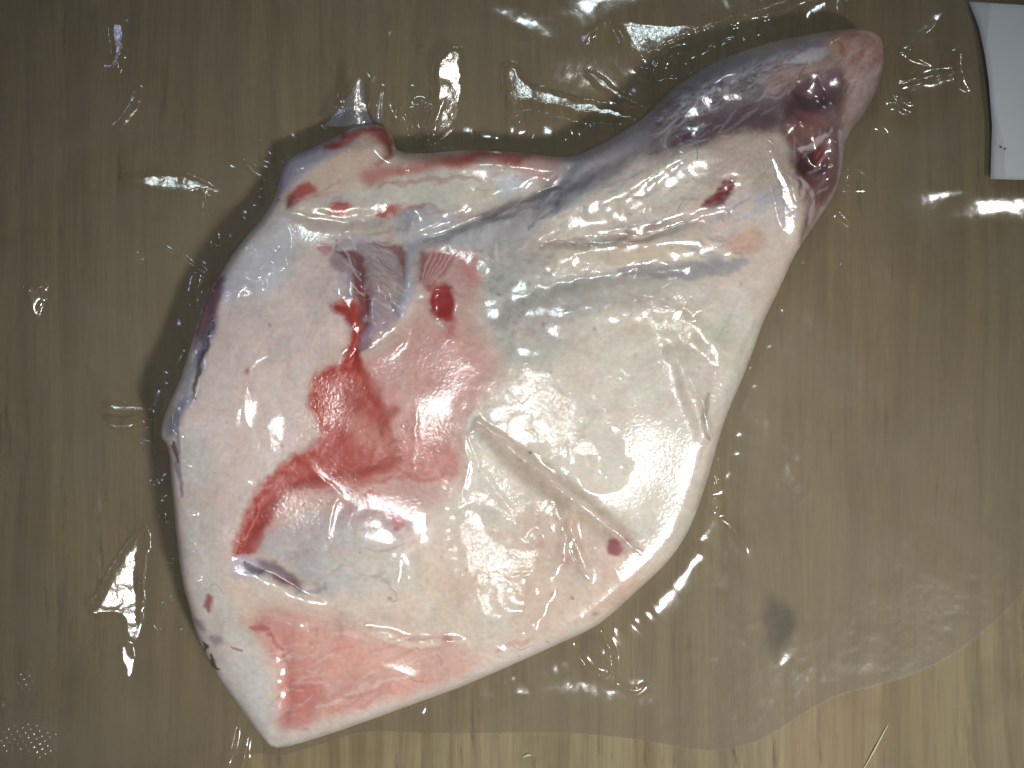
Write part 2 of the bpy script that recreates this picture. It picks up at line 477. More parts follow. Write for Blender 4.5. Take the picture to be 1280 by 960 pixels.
# ---- colour of the tissue, stroke by stroke (fat, lean, membrane; some sheen and shade painted in)
C = np.empty((len(U_), 3)); C[:] = lin((220, 205, 192))
WU = PU + 5 * fbm(PU / 26, PV / 26, 1) ; WV = PV + 5 * fbm(PU / 26, PV / 26, 6)
RU = PU + 7 * fbm(PU / 17, PV / 17, 2, 4) ; RV = PV + 7 * fbm(PU / 17, PV / 17, 8, 4)

def paint(poly, col, soft=8, op=1.0, rough=0, tex=None):
    P = catmull(poly, 4); m = box(PU, PV, P, soft * 2 + 14)
    if not m.any(): return
    x, y = (RU[m], RV[m]) if rough else (WU[m], WV[m])
    a = sstep(-soft, soft, sdf(x, y, P)) * op
    if tex is not None:
        sx, sy, ang, lo, hi, sd = tex
        ca, sa = math.cos(math.radians(ang)), math.sin(math.radians(ang))
        px, py = PU[m], PV[m]
        a = a * sstep(lo, hi, fbm((px * ca - py * sa) / sx, (px * sa + py * ca) / sy, sd, 4))
    C[m] = C[m] * (1 - a[:, None]) + lin(col) * a[:, None]

def stroke(pts, w, col, op=1.0, rough=0, soft=None):
    P = catmull(pts, 4, False); m = box(PU, PV, P, w * 2.5 + 12)
    if not m.any(): return
    x, y = (RU[m], RV[m]) if rough else (WU[m], WV[m])
    d, t = linedist(x, y, P)
    tp = w * (0.35 + 0.65 * np.sin(np.pi * np.clip(0.06 + 0.88 * t, 0, 1)))
    a = (1 - sstep(0.45, 1.25, d / tp)) * op
    C[m] = C[m] * (1 - a[:, None]) + lin(col) * a[:, None]

def blob(u, v, ru, rv, col, op=1.0, ang=0, hard=0):
    m = (abs(PU - u) < max(ru, rv) * 3) & (abs(PV - v) < max(ru, rv) * 3)
    ca, sa = math.cos(math.radians(ang)), math.sin(math.radians(ang))
    k = 0.4 if hard else 1
    x = PU[m] + (WU[m] - PU[m]) * k - u; y = PV[m] + (WV[m] - PV[m]) * k - v
    q = np.sqrt(((x * ca + y * sa) / ru) ** 2 + ((-x * sa + y * ca) / rv) ** 2)
    a = (1 - sstep(0.7, 1.15, q) if hard else np.exp(-q * q)) * op
    C[m] = C[m] * (1 - a[:, None]) + lin(col) * a[:, None]

ALL = [(180,20),(1130,20),(1130,960),(180,960)]
# broad tones
paint([(560,420),(700,380),(900,360),(960,420),(900,560),(860,680),(740,780),(620,800),(560,700),(570,560)], (218,210,197), 40)
paint([(600,290),(660,285),(760,330),(900,330),(760,390),(680,450),(620,450),(596,380)], (194,189,181), 26)
paint([(400,700),(620,690),(600,800),(700,800),(520,880),(420,880),(400,780)], (218,200,184), 40)
paint([(640,640),(800,700),(830,700),(760,780),(560,860),(520,830),(640,800)], (214,188,170), 30, 0.85)
paint([(210,560),(240,470),(300,340),(420,300),(445,400),(400,460),(380,520),(395,550),(320,600),(290,700),(250,740),(225,650)], (222,204,197), 12)
paint([(225,560),(262,560),(280,720),(300,790),(360,900),(340,930),(280,860),(240,760)], (208,202,196), 14, 0.9)
paint([(350,230),(400,240),(520,250),(540,290),(420,300),(330,330),(330,270)], (202,190,180), 14)
paint([(250,380),(300,320),(350,270),(370,300),(350,360),(270,380)], (205,208,218), 14, 0.75)  # bluish window sheen painted into the fat colour
paint([(350,190),(420,165),(470,160),(450,185),(390,215),(345,250),(300,310),(270,350),(250,380),(290,300),(335,245)], (150,150,172), 9, 0.85)  # blue-grey window sheen of the upper-left edge, painted as colour
# left flank: purple silverskin strip, membrane with blue sheen and shade painted in
paint([(278,345),(284,352),(272,390),(262,420),(250,450),(244,440),(248,400),(262,360)], (112,58,82), 5, 0.9)
paint([(268,395),(272,402),(258,440),(240,480),(222,540),(206,545),(216,510),(240,450)], (122,126,146), 6, 0.9)
stroke([(266,400),(256,440),(248,460),(240,500)], 4, (62,48,66), 0.75, 1)
stroke([(225,520),(222,570),(226,620)], 4, (120,118,132), 0.7)
stroke([(216,556),(219,566),(221,576)], 4, (84,36,46), 0.85, 1)
# upper left flap
paint([(405,185),(440,160),(486,160),(492,190),(470,205),(452,172),(420,188)], (138,58,56), 5, 1, 1)
paint([(415,200),(455,170),(478,180),(480,200),(440,230),(400,245),(380,230)], (214,190,172), 9)
paint([(455,215),(520,200),(600,188),(670,192),(695,205),(690,222),(640,208),(580,205),(500,225),(460,235)], (190,122,110), 11, 0.95)
paint([(555,200),(590,190),(622,190),(600,202),(565,210)], (172,74,64), 8, 0.85)
paint([(620,195),(668,194),(672,212),(640,206)], (186,96,84), 6, 0.8, 1)
paint([(660,198),(690,200),(694,218),(668,220),(650,212)], (222,182,178), 6, 0.9)
paint([(500,225),(560,215),(640,215),(665,228),(620,250),(560,268),(520,262),(460,250)], (210,205,192), 10, 0.95)
paint([(620,222),(668,222),(655,240),(625,250)], (200,206,214), 8, 0.8)
stroke([(470,232),(540,226),(600,222)], 4, (176,120,110), 0.5, 1)
paint([(368,232),(385,228),(396,240),(384,248),(366,262),(360,256)], (172,60,54), 5, 0.9, 1)
paint([(415,254),(432,250),(440,262),(424,270),(412,264)], (176,60,52), 5, 0.9, 1)
blob(363, 256, 5, 9, (92,40,48), 0.85, 30)
stroke([(474,268),(500,262),(530,256)], 8, (176,78,70), 0.9, 1)
stroke([(500,264),(535,260),(560,272)], 7, (170,110,124), 0.6, 1)
paint([(655,200),(680,198),(696,208),(690,226),(668,228),(652,216)], (214,176,170), 7, 0.85)
blob(557, 275, 8, 4, (160,60,64), 0.8, 20)
stroke([(398,312),(415,311)], 9, (188,110,100), 0.7, 1)
# shank neck, violet grey membrane, window's violet tint and crease shade painted in
paint([(560,290),(640,262),(720,240),(700,200),(740,186),(800,150),(840,120),(830,170),(760,230),(700,262),(650,300),(590,320)], (174,172,176), 14, 0.85)
paint([(690,215),(740,190),(800,152),(835,122),(842,150),(800,190),(740,235),(700,262),(670,250)], (132,130,142), 14, 0.8)
stroke([(520,300),(585,278),(650,252),(700,232)], 7, (98,98,104), 0.8)  # shade in the crease between flap and shank, painted dark
stroke([(600,280),(655,262),(700,235),(740,212)], 5, (112,112,126), 0.6, 1)
stroke([(660,285),(690,262),(706,240)], 4, (104,106,126), 0.6, 1)
paint([(740,250),(800,220),(860,190),(900,210),(880,250),(800,275),(740,285),(700,285)], (202,194,180), 12, 0.9)
stroke([(690,300),(740,302),(800,288),(860,276)], 5, (140,122,120), 0.7, 1)
stroke([(680,300),(710,310)], 8, (190,140,136), 0.5, 1)
stroke([(760,285),(840,278),(880,265)], 4, (186,184,190), 0.6, 1)
paint([(680,310),(800,300),(880,300),(900,330),(820,340),(740,335),(690,340)], (208,197,178), 14, 0.85)
stroke([(780,338),(850,338),(930,330)], 12, (158,152,158), 0.7, 1)  # shadow band under the ridge, painted as a grey stroke
paint([(860,300),(900,290),(930,300),(930,325),(880,330)], (150,146,160), 12, 0.55, 1, (10, 4, -10, -0.2, 0.3, 3))
# shank upper side, dark violet and grey lace
paint([(820,140),(850,105),(920,72),(1000,50),(1060,42),(1050,90),(1055,120),(1000,140),(960,170),(880,180),(830,195),(800,190)], (112,98,103), 17)
paint([(840,110),(910,74),(990,54),(1040,50),(1030,70),(940,95),(860,125)], (140,138,150), 9, 0.8)
paint([(815,150),(860,110),(960,75),(970,100),(900,120),(850,160)], (160,164,174), 10, 0.8, 1, (8, 3.5, 25, 0.0, 0.4, 4))
paint([(820,150),(870,110),(980,70),(1000,90),(900,130),(850,170)], (60,48,62), 10, 0.8, 1, (9, 3.5, 28, 0.18, 0.42, 11))
paint([(840,175),(880,150),(960,135),(970,160),(920,178),(860,185)], (84,52,62), 10, 0.9, 1)
paint([(960,90),(1010,70),(1060,80),(1055,110),(1000,105),(965,120)], (176,148,138), 11, 0.85, 1)
stroke([(985,80),(1010,72),(1040,62)], 8, (196,196,204), 0.7, 1)
# knuckle
paint([(1035,50),(1060,36),(1095,40),(1110,70),(1100,120),(1080,150),(1060,160),(1050,130),(1060,90),(1040,70)], (182,146,134), 9)
blob(1068, 60, 26, 16, (186,130,114), 0.7, 15)
blob(1085, 110, 14, 26, (208,166,166), 0.7, 20)
stroke([(1050,52),(1056,68),(1066,70)], 5, (150,86,76), 0.6, 1)
stroke([(1062,100),(1085,95),(1098,84)], 4, (222,196,188), 0.6, 1)
paint([(1040,50),(1100,45),(1105,90),(1080,150),(1055,150),(1060,90)], (200,176,168), 8, 0.6, 1, (14, 6, 50, 0.0, 0.4, 3))
paint([(1040,45),(1100,40),(1108,90),(1085,140),(1065,120),(1060,80)], (150,104,96), 8, 0.55, 1, (10, 6, 20, 0.1, 0.45, 9))
paint([(1075,100),(1104,80),(1098,115),(1070,160),(1058,158)], (176,160,164), 8, 0.6, 1)
# hollow and torn tissue below the knuckle
paint([(978,165),(985,125),(1005,98),(1046,88),(1060,110),(1054,165),(1052,215),(1040,245),(1018,256),(1002,232),(986,205)], (104,64,66), 9, 0.95)
paint([(985,130),(1000,105),(1040,90),(1056,105),(1050,128),(1020,138),(1000,160),(985,180),(970,165)], (78,42,46), 9, 0.95, 1)
paint([(1000,100),(1040,92),(1052,108),(1030,118),(1005,115)], (120,84,100), 7, 0.7)
paint([(985,150),(1010,140),(1030,150),(1015,170),(990,180)], (140,92,88), 6, 0.85)
paint([(985,195),(1010,182),(1035,165),(1050,175),(1050,215),(1035,250),(1010,290),(1000,300),(1005,240),(990,215)], (112,76,76), 9, 0.9, 1)
paint([(988,200),(1012,186),(1022,200),(1012,218),(996,212)], (70,28,28), 5, 1, 1)
paint([(1016,172),(1030,172),(1030,200),(1018,202)], (118,34,28), 4, 1, 1)
paint([(1000,228),(1016,228),(1014,240),(1004,238)], (104,48,46), 4, 0.9, 1)
stroke([(996,184),(1012,186),(1024,176),(1040,160)], 5, (208,196,196), 0.75, 1)
stroke([(1000,222),(1016,246),(1012,280)], 5, (198,184,180), 0.6, 1)
blob(1037, 165, 4, 4, (50,52,70), 0.8)
stroke([(1050,165),(1053,210),(1035,258),(1005,305)], 5, (176,170,174), 0.7)
paint([(900,170),(960,165),(985,185),(985,240),(950,250),(920,220),(890,240),(880,210)], (188,170,158), 10, 0.9, 1)
paint([(915,222),(920,225),(915,240),(905,252),(892,262),(878,264),(884,252),(895,240),(902,228)], (124,44,38), 3, 1, 1)
stroke([(900,222),(915,216),(924,212)], 4, (214,202,198), 0.7, 1)
paint([(880,268),(920,245),(960,235),(990,245),(980,280),(940,275),(900,290)], (186,190,204), 9, 0.7, 1, (12, 4, 25, -0.3, 0.2, 6))
paint([(905,300),(930,285),(955,290),(950,310),(915,315)], (204,156,130), 8, 0.6, 1)
# grey frosted fat in the middle
paint([(598,300),(640,290),(690,320),(700,350),(640,420),(612,410),(598,370)], (160,160,154), 14, 0.6, 1, (9, 7, 0, -0.3, 0.5, 2))
paint([(600,330),(680,340),(650,400),(610,400)], (200,200,192), 12, 0.4, 1, (3, 3, 0, 0.0, 0.3, 12))
paint([(500,260),(540,262),(600,268),(620,290),(600,312),(560,308),(520,310),(500,300)], (188,188,192), 8, 0.9, 1)
stroke([(530,300),(550,295),(560,285),(590,282)], 4, (150,150,156), 0.6, 1)
stroke([(620,305),(617,318),(622,326)], 3, (224,206,192), 0.7, 1)
# centre pocket with membranes
paint([(425,305),(470,300),(505,312),(512,370),(480,420),(450,440),(430,400),(430,350),(415,330)], (166,146,150), 7, 0.95, 1)
paint([(462,316),(495,318),(505,345),(500,370),(475,360),(455,345)], (186,172,164), 7, 0.8, 1, (16, 4, -30, -0.3, 0.2, 3))
stroke([(425,312),(445,322),(450,345),(444,365)], 10, (118,58,68), 0.9, 1)
stroke([(462,303),(490,308),(505,325),(506,360)], 6, (146,92,84), 0.8, 1)
stroke([(446,360),(455,380),(450,400),(458,420),(446,440)], 10, (136,52,46), 0.95, 1)
stroke([(422,312),(450,300),(478,304)], 3.5, (196,186,200), 0.7, 1)
paint([(470,375),(500,372),(500,400),(480,410),(465,395)], (168,158,164), 8, 0.8)
stroke([(512,265),(517,300),(516,340),(508,375),(500,395)], 10, (178,180,188), 0.9)
stroke([(500,395),(470,412),(448,430),(432,446)], 8, (172,150,166), 0.75, 1)
stroke([(430,340),(424,360),(422,368)], 8, (200,188,200), 0.7, 1)
paint([(528,318),(570,314),(598,320),(596,360),(600,400),(612,430),(630,460),(610,490),(590,520),(575,560),(560,590),(520,580),(490,560),(470,490),(462,460),(480,425),(510,400),(525,370)], (203,167,158), 18)
paint([(540,420),(600,430),(600,500),(550,520),(500,480),(505,440)], (198,150,143), 26, 0.6)
paint([(526,318),(536,316),(535,350),(526,352)], (134,92,110), 5, 0.9, 1)
paint([(536,316),(572,314),(560,340),(540,360),(530,355)], (170,92,88), 5, 0.9, 1)
for k in range(5): stroke([(566 - 7 * k, 316), (556 - 6 * k, 334), (540 - 3 * k, 356)], 1.8, (216,184,180), 0.6)
paint([(538,362),(550,356),(566,358),(567,390),(560,402),(545,396),(536,380)], (160,36,32), 4, 1, 1)
blob(565, 412, 7, 16, (176,86,90), 0.7)
paint([(573,320),(598,322),(596,356),(580,350)], (190,124,118), 7, 0.6, 1)
blob(572, 477, 3, 2, (120,52,50), 0.8); blob(486, 468, 4, 4, (176,108,104), 0.6)
paint([(400,450),(470,450),(500,500),(560,540),(580,600),(540,620),(440,625),(340,690),(290,700),(310,640),(370,580)], (208,168,156), 20, 0.5)
# the red lean strip
paint([(p[0], p[1]) for p in RED], (172,56,42), 5, 1, 1)
paint([(395,470),(440,460),(470,490),(480,530),(420,540),(392,520)], (176,70,56), 12, 0.5)
paint([(465,455),(480,490),(500,515),(545,560),(560,590),(520,600),(480,590),(470,560),(500,540),(480,520)], (188,92,82), 12, 0.5, 1, (16, 6, 25, -0.35, 0.15, 4))
paint([(430,525),(470,530),(510,560),(490,570),(450,560)], (206,146,130), 10, 0.6, 1)
paint([(500,560),(560,555),(572,590),(545,602),(515,592)], (204,134,126), 8, 0.75)
stroke([(485,565),(505,590),(530,602),(555,594)], 4, (176,72,66), 0.7, 1)
paint([(360,620),(440,600),(520,608),(560,620),(520,650),(440,660),(350,680),(330,680)], (200,158,148), 12, 0.75, 1)
stroke([(380,612),(430,600),(480,604)], 8, (172,76,66), 0.6, 1)
paint([(340,665),(390,640),(450,650),(500,670),(440,700),(450,740),(390,735),(345,700),(322,690)], (190,184,184), 14, 0.9)
paint([(420,640),(470,620),(510,640),(500,670),(450,660)], (182,158,164), 12, 0.6, 1)
stroke([(462,614),(478,625),(490,640),(495,660)], 7, (184,90,92), 0.7, 1)
stroke([(455,620),(470,612)], 4, (180,90,84), 0.6, 1); blob(500, 655, 12, 8, (190,106,112), 0.7)
paint([(430,660),(500,680),(520,720),(470,740),(420,720)], (208,204,196), 16, 0.7)
paint([(478,500),(540,520),(575,545),(575,600),(520,615),(470,600),(490,560)], (204,146,136), 16, 0.5, 1)
paint([(455,455),(480,450),(500,500),(478,505)], (200,140,134), 8, 0.6, 1)
paint([(400,560),(470,560),(510,585),(470,600),(400,612)], (184,84,70), 12, 0.55, 1)
paint([(420,560),(540,530),(560,560),(520,600),(400,620)], (178,78,68), 12, 0.5, 1, (22, 5, 20, 0.05, 0.45, 9))
# lower left pocket
paint([(288,700),(310,696),(330,706),(330,722),(300,722)], (196,186,200), 6, 0.85, 1)
paint([(322,700),(345,704),(372,728),(376,738),(345,728),(325,716)], (132,112,122), 6, 0.85, 1)
stroke([(306,704),(318,714),(330,716)], 4, (56,50,62), 0.7, 1)
stroke([(345,722),(365,732),(378,736)], 3, (122,64,76), 0.6, 1)
stroke([(372,740),(400,738),(408,728)], 4, (150,150,166), 0.6, 1)
# lower belly, pink
paint([(310,770),(350,755),(420,770),(470,790),(560,800),(600,830),(540,860),(460,890),(380,915),(345,925),(345,870),(330,820),(300,790)], (214,172,158), 18, 0.9)
paint([(318,775),(345,772),(375,785),(395,830),(400,880),(360,900),(348,890),(352,840),(335,805)], (206,132,124), 14, 0.65, 1)
paint([(370,800),(430,790),(470,810),(460,850),(410,850),(380,840)], (218,164,150), 14, 0.75, 1)
paint([(355,850),(400,860),(400,895),(360,915),(345,915)], (202,118,110), 12, 0.55, 1)
paint([(430,860),(520,840),(540,860),(460,890),(410,890)], (216,160,148), 12, 0.7, 1)
stroke([(310,782),(325,786),(340,795)], 6, (186,84,82), 0.7, 1)
stroke([(340,795),(352,812),(360,825)], 3, (170,100,96), 0.6, 1)
stroke([(420,790),(450,790),(480,805)], 5, (226,196,180), 0.6, 1)
stroke([(455,785),(490,798),(530,806),(570,800)], 6, (228,214,192), 0.7, 1)
stroke([(400,885),(450,862),(520,840)], 4, (228,206,192), 0.55, 1)
paint([(330,915),(400,905),(520,865),(640,815),(720,785),(720,800),(560,868),(440,912),(345,938)], (214,206,200), 8, 0.7)
paint([(268,800),(300,780),(330,820),(345,880),(340,925),(310,890),(280,850)], (210,204,198), 10, 0.85)
paint([(258,742),(266,744),(266,762),(259,764)], (156,76,68), 3, 0.9, 1)
paint([(248,772),(256,776),(256,788),(250,786)], (122,98,110), 4, 0.7, 1)
paint([(262,792),(276,794),(274,806),(264,804)], (136,118,126), 5, 0.7, 1)
stroke([(288,808),(296,811),(304,812)], 3, (146,92,90), 0.8, 1)
stroke([(252,800),(254,806),(256,812)], 3.2, (66,22,28), 0.9, 1); stroke([(263,818),(266,828),(271,838)], 4, (72,26,32), 0.9, 1)
# bone channel and its creases, pale edge highlights painted in
paint([(590,520),(605,522),(700,590),(800,680),(790,700),(690,635),(600,552),(586,535)], (188,172,156), 7, 0.85)
stroke([(603,530),(650,566),(720,622),(770,665)], 3.5, (206,190,176), 0.7)
stroke([(586,534),(592,520),(602,518)], 4, (222,222,216), 0.7)
paint([(660,650),(720,640),(760,690),(740,740),(680,720)], (206,186,170), 16, 0.7)
paint([(758,676),(768,674),(776,682),(775,692),(765,696),(756,690)], (152,68,80), 3, 0.95, 1); blob(782, 674, 5, 3, (176,110,110), 0.6)
blob(678, 680, 4, 6, (190,132,104), 0.8); blob(706, 700, 7, 9, (196,134,122), 0.7); blob(690, 741, 5, 3, (178,100,92), 0.75, -30); blob(716, 748, 2, 2, (110,80,50), 0.8); blob(742, 768, 4, 3, (150,108,98), 0.8)
blob(560, 800, 7, 6, (190,96,90), 0.8); blob(814, 564, 4, 3, (180,80,76), 0.8); blob(664, 566, 2, 2, (50,45,40), 0.9); blob(310, 462, 4, 5, (168,96,70), 0.85); blob(487, 748, 3, 3, (150,96,80), 0.7)
stroke([(795,730),(760,752),(730,755)], 9, (196,168,152), 0.5, 1)
stroke([(620,812),(660,800),(640,806)], 5, (196,150,138), 0.6, 1)
# right margin
paint([(880,470),(910,470),(890,540),(880,600),(850,660),(830,690),(845,640),(870,560)], (206,190,178), 9, 0.6)
stroke([(884,490),(880,530),(886,548)], 4, (146,140,128), 0.7)
stroke([(888,555),(884,590),(868,635)], 4, (196,182,172), 0.6)
stroke([(905,505),(915,480),(928,440),(945,400)], 5, (186,188,182), 0.6)
paint([(780,400),(860,395),(920,420),(920,470),(860,440),(800,430)], (200,196,174), 14, 0.6, 1)
# fibres, veins and specks
rs = np.random.default_rng(21)
def fibres(poly, ang, n, cols, lmin, lmax, w, op):
    P = catmull(poly, 3); lo, hi = P.min(0), P.max(0)
    k = 0
    while k < n:
        c = rs.uniform(lo, hi)
        if sdf(np.array([c[0]]), np.array([c[1]]), P)[0] < 2: continue
        k += 1
        a = math.radians(ang + rs.normal(0, 14)); L = rs.uniform(lmin, lmax); dx, dy = math.cos(a) * L / 2, -math.sin(a) * L / 2
        b = rs.normal(0, L * 0.08, 2)
        stroke([(c[0] - dx, c[1] - dy), (c[0] + b[0], c[1] + b[1]), (c[0] + dx, c[1] + dy)], rs.uniform(0.6, 1.4) * w, cols[int(rs.integers(len(cols)))], op * rs.uniform(0.4, 1.0), 0)
SHK = [(830,130),(900,90),(1030,60),(1040,90),(980,150),(860,185),(800,200)]
fibres(SHK, 25, 90, [(64,46,60),(150,150,164),(92,66,78),(170,172,184)], 14, 46, 1.6, 0.6)
fibres([(380,240),(500,220),(690,205),(640,250),(520,300),(380,310)], 12, 80, [(222,212,202),(176,150,140),(190,196,206),(196,140,130)], 14, 50, 1.8, 0.45)
fibres([(640,250),(760,220),(900,190),(900,250),(760,290),(640,300)], 24, 60, [(226,222,210),(160,156,158),(190,180,170)], 20, 60, 1.8, 0.4)
fibres([(430,310),(505,315),(505,390),(440,400)], -35, 40, [(214,204,206),(140,96,104),(190,180,190)], 10, 34, 1.5, 0.55)
fibres([(320,780),(560,800),(600,830),(440,890),(350,910)], 18, 70, [(226,190,176),(196,120,112),(230,206,192)], 16, 50, 2.4, 0.38)
fibres([(390,470),(500,520),(540,590),(360,620),(300,690)], 35, 50, [(196,110,98),(142,38,36),(206,140,128)], 12, 40, 1.8, 0.22)
fibres([(380,620),(520,620),(500,720),(360,720)], 20, 50, [(214,208,204),(166,146,150),(200,170,166)], 16, 50, 2.2, 0.4)
fibres([(470,420),(600,430),(590,540),(500,540)], 70, 40, [(214,172,164),(190,124,118)], 14, 44, 2.4, 0.3)
fibres([(620,420),(900,360),(900,520),(800,660),(640,520)], 60, 90, [(214,212,200),(182,180,164),(196,186,168)], 16, 60, 2.6, 0.3)
fibres([(230,600),(260,430),(360,300),(430,330),(370,520),(290,690)], 75, 90, [(222,212,204),(196,178,170),(204,186,182)], 16, 60, 2.6, 0.32)
fibres([(1040,50),(1100,45),(1104,90),(1075,150),(1058,140)], 55, 40, [(214,186,174),(156,108,98),(190,170,168)], 10, 34, 2.0, 0.3)
fibres([(720,250),(860,190),(980,180),(980,260),(880,300),(720,300)], 25, 70, [(216,206,194),(150,140,140),(176,150,142),(190,190,198)], 16, 50, 2.0, 0.45)
fibres([(985,190),(1045,170),(1040,230),(1005,290)], 60, 34, [(204,190,190),(100,56,58),(170,140,144)], 8, 28, 1.6, 0.6)
for k in range(90):
    c = rs.uniform((240, 180), (960, 900)); r_ = rs.uniform(0.9, 2.2)
    blob(c[0], c[1], r_ * rs.uniform(0.8, 1.6), r_, [(150,90,80),(110,84,70),(176,110,100),(226,220,212)][int(rs.integers(4))], 0.55, rs.uniform(0, 90))
# fine mottling
qx, qy = PU + 30 * fbm(PU / 60, PV / 60, 4, 3), PV + 30 * fbm(PU / 60, PV / 60, 11, 3)
mt = fbm(qx / 34, qy / 34, 13, 5); mt2 = fbm(PU / 6, PV / 6, 3, 3); mt3 = fbm((qx + qy * 0.4) / 30, (qy - qx * 0.4) / 4, 7, 3)
C *= (1 + 0.12 * mt + 0.07 * mt2 + 0.035 * mt3)[:, None]
pk = sstep(0.1, 0.6, fbm(qx / 55, qy / 55, 8, 4))
C[:, 1] *= 1 - 0.07 * pk; C[:, 2] *= 1 - 0.09 * pk
C[:, 1:] *= (1 + 0.05 * fbm(PU / 45, PV / 45, 10, 3))[:, None]
C = np.clip(C * 0.90, 0.01, 0.92)

# ---- underside: same rim, rounded down to the board
nt = len(U_)
step_b = 4
zb = np.maximum(ZR_ * (1 - np.sqrt(np.clip(1 - (1 - np.clip(D_ / 30, 0, 1)) ** 2, 0, 1))), 0) + 0.0016
zb[rim_flag] = ZR_[rim_flag]
bot_co = np.stack([wx(U_), wy(V_), np.minimum(zb, Z_)], 1)
bot_index = np.where(rim_flag, np.arange(nt), np.arange(nt) + nt)
all_co = np.concatenate([top_co, bot_co]); 
bquads = bot_index[quads][:, ::-1]
allq = np.concatenate([quads, bquads])
fn = np.cross(all_co[allq[:, 2]] - all_co[allq[:, 0]], all_co[allq[:, 3]] - all_co[allq[:, 1]])
VN = np.zeros_like(all_co)
for k in range(4):
    for c in range(3): VN[:, c] += np.bincount(allq[:, k], fn[:, c], minlength=len(all_co))
VN /= np.linalg.norm(VN, axis=1, keepdims=True) + 1e-20
all_col = np.concatenate([C, C])

joint = empty("lamb_shoulder", (0, 0, 0))
tag(joint, "raw bone-in lamb shoulder with creamy fat and red lean, sealed inside the clear bag", "raw meat")
fu, fv = RU[quads].mean(1), RV[quads].mean(1)
part_id = np.zeros(len(quads), int)
REG = [("shank", [(700,190),(760,170),(840,100),(1000,30),(1120,30),(1120,120),(1060,250),(1005,330),(950,300),(890,285),(800,280),(740,260),(700,235)], M_SHANK, "violet grey shank with torn dark tissue"),
       ("knuckle", [(1035,50),(1055,30),(1100,30),(1120,70),(1100,125),(1080,160),(1058,165),(1050,130),(1060,92),(1042,70)], M_SHANK, "pink rounded knuckle at the end of the shank"),
       ("trimmed_flap", [(380,150),(495,140),(500,180),(700,180),(705,225),(640,248),(560,272),(480,280),(420,250),(395,215)], M_FAT, "trimmed flap with reddish streaks along its edge"),
       ("lean_muscle", RED, M_LEAN, "wet red lean muscle between the fat layers"),
       ("inner_muscle", [(528,318),(598,320),(600,400),(630,460),(590,520),(565,595),(510,585),(475,500),(470,440),(500,400)], M_LEAN, "pale pink muscle with a deep red cut"),
       ("belly_edge", [(300,770),(420,760),(560,800),(650,800),(640,840),(440,920),(345,945),(270,850)], M_FAT, "pink lower belly edge")]
for i, (nm, poly, mt_, lb) in enumerate(REG):
    part_id[sdf(fu, fv, catmull(poly, 3)) > 0] = i + 1

def emit(name, q, mat, label=None):
    vs_, inv = np.unique(q, return_inverse=True)
    o = mesh_obj(name, all_co[vs_], inv.reshape(-1, 4), mat, joint, all_col[vs_], VN[vs_])
    if label: o["label"] = label
emit("fat_cover", np.concatenate([quads[part_id == 0], bquads]), M_FAT)
for i, (nm, poly, mt_, lb) in enumerate(REG): emit(nm, quads[part_id == i + 1], mt_, lb)

def surf(p, q, lift=0.0002):
    """world point on the meat seen at picture position (p, q)"""
    u, v = np.array([float(p)]), np.array([float(q)])
    for _ in range(6):
        z = top_height(u, v)[1]
        k = 1 - z / HC
        u, v = 640 + (p - 640) * k, 480 + (q - 480) * k
    return (float(wx(u[0])), float(wy(v[0])), float(z[0]) + lift)
HAIRS = [[(872,196),(870,210),(866,222),(872,228)],[(868,178),(872,190),(870,200)],[(262,734),(270,730),(280,744)],
         [(378,725),(374,738),(380,748)],[(486,735),(494,740),(496,750),(490,752)],[(546,818),(552,826),(550,832)],[(512,848),(522,852),(530,851)],[(640,806),(650,812),(662,808)],[(604,728),(610,722),(616,724)],[(855,250),(848,262),(852,274)],[(930,500),(936,488)]]
for h in HAIRS:
    P = catmull(h, 4, False)
    tube("hair", [surf(a, b, 0.00012) for a, b in P if 0 <= a <= 1280], [0.000055] * len(P), M_HAIR, joint, 4)

# ------------------------------------------------------------------ the vacuum bag
bag = empty("vacuum_bag", (0, 0, 0))
tag(bag, "clear plastic vacuum bag with glossy creases wrapped tightly around the meat", "plastic bag")
BAG = catmull([(-75,-65),(300,-70),(700,-70),(1100,-70),(1340,-64),(1352,200),(1345,500),(1330,660),(1280,738),(1240,781),(1185,822),(1120,850),(1040,873),(985,906),(940,930),(880,939),(800,926),(700,917),(560,918),(462,916),(405,931),(350,946),(318,943),(300,966),(285,1030),(100,1034),(-70,1030),(-82,700),(-82,300)], 4)
FST = 1.75
fu1 = np.arange(-86, 1362, FST); fv1 = np.arange(-76, 1040, FST)
FU, FV = np.meshgrid(fu1, fv1)
bd = sdf(FU, FV, BAG)
def film_cells(bd, e_=None):
    i_ = bd > 0
    c_ = i_[:-1, :-1] & i_[1:, :-1] & i_[:-1, 1:] & i_[1:, 1:]
    return c_
# snap the outermost vertices to the bag's outline
gy_, gx_ = np.gradient(bd, FST); g_ = np.hypot(gx_, gy_) + 1e-6
ins_b = bd > 0
cellb = ins_b[:-1, :-1] | ins_b[1:, :-1] | ins_b[:-1, 1:] | ins_b[1:, 1:]
usedb = np.zeros_like(ins_b); usedb[:-1, :-1] |= cellb; usedb[1:, :-1] |= cellb; usedb[:-1, 1:] |= cellb; usedb[1:, 1:] |= cellb
rb = usedb & ~ins_b
FU = np.where(rb, FU - bd * gx_ / g_, FU); FV = np.where(rb, FV - bd * gy_ / g_, FV)
bd = np.maximum(bd, 0)

fd, fz, fzr, fpr, _, _ = top_height(FU, FV)
fs = top_height(FU, FV, True)[1]
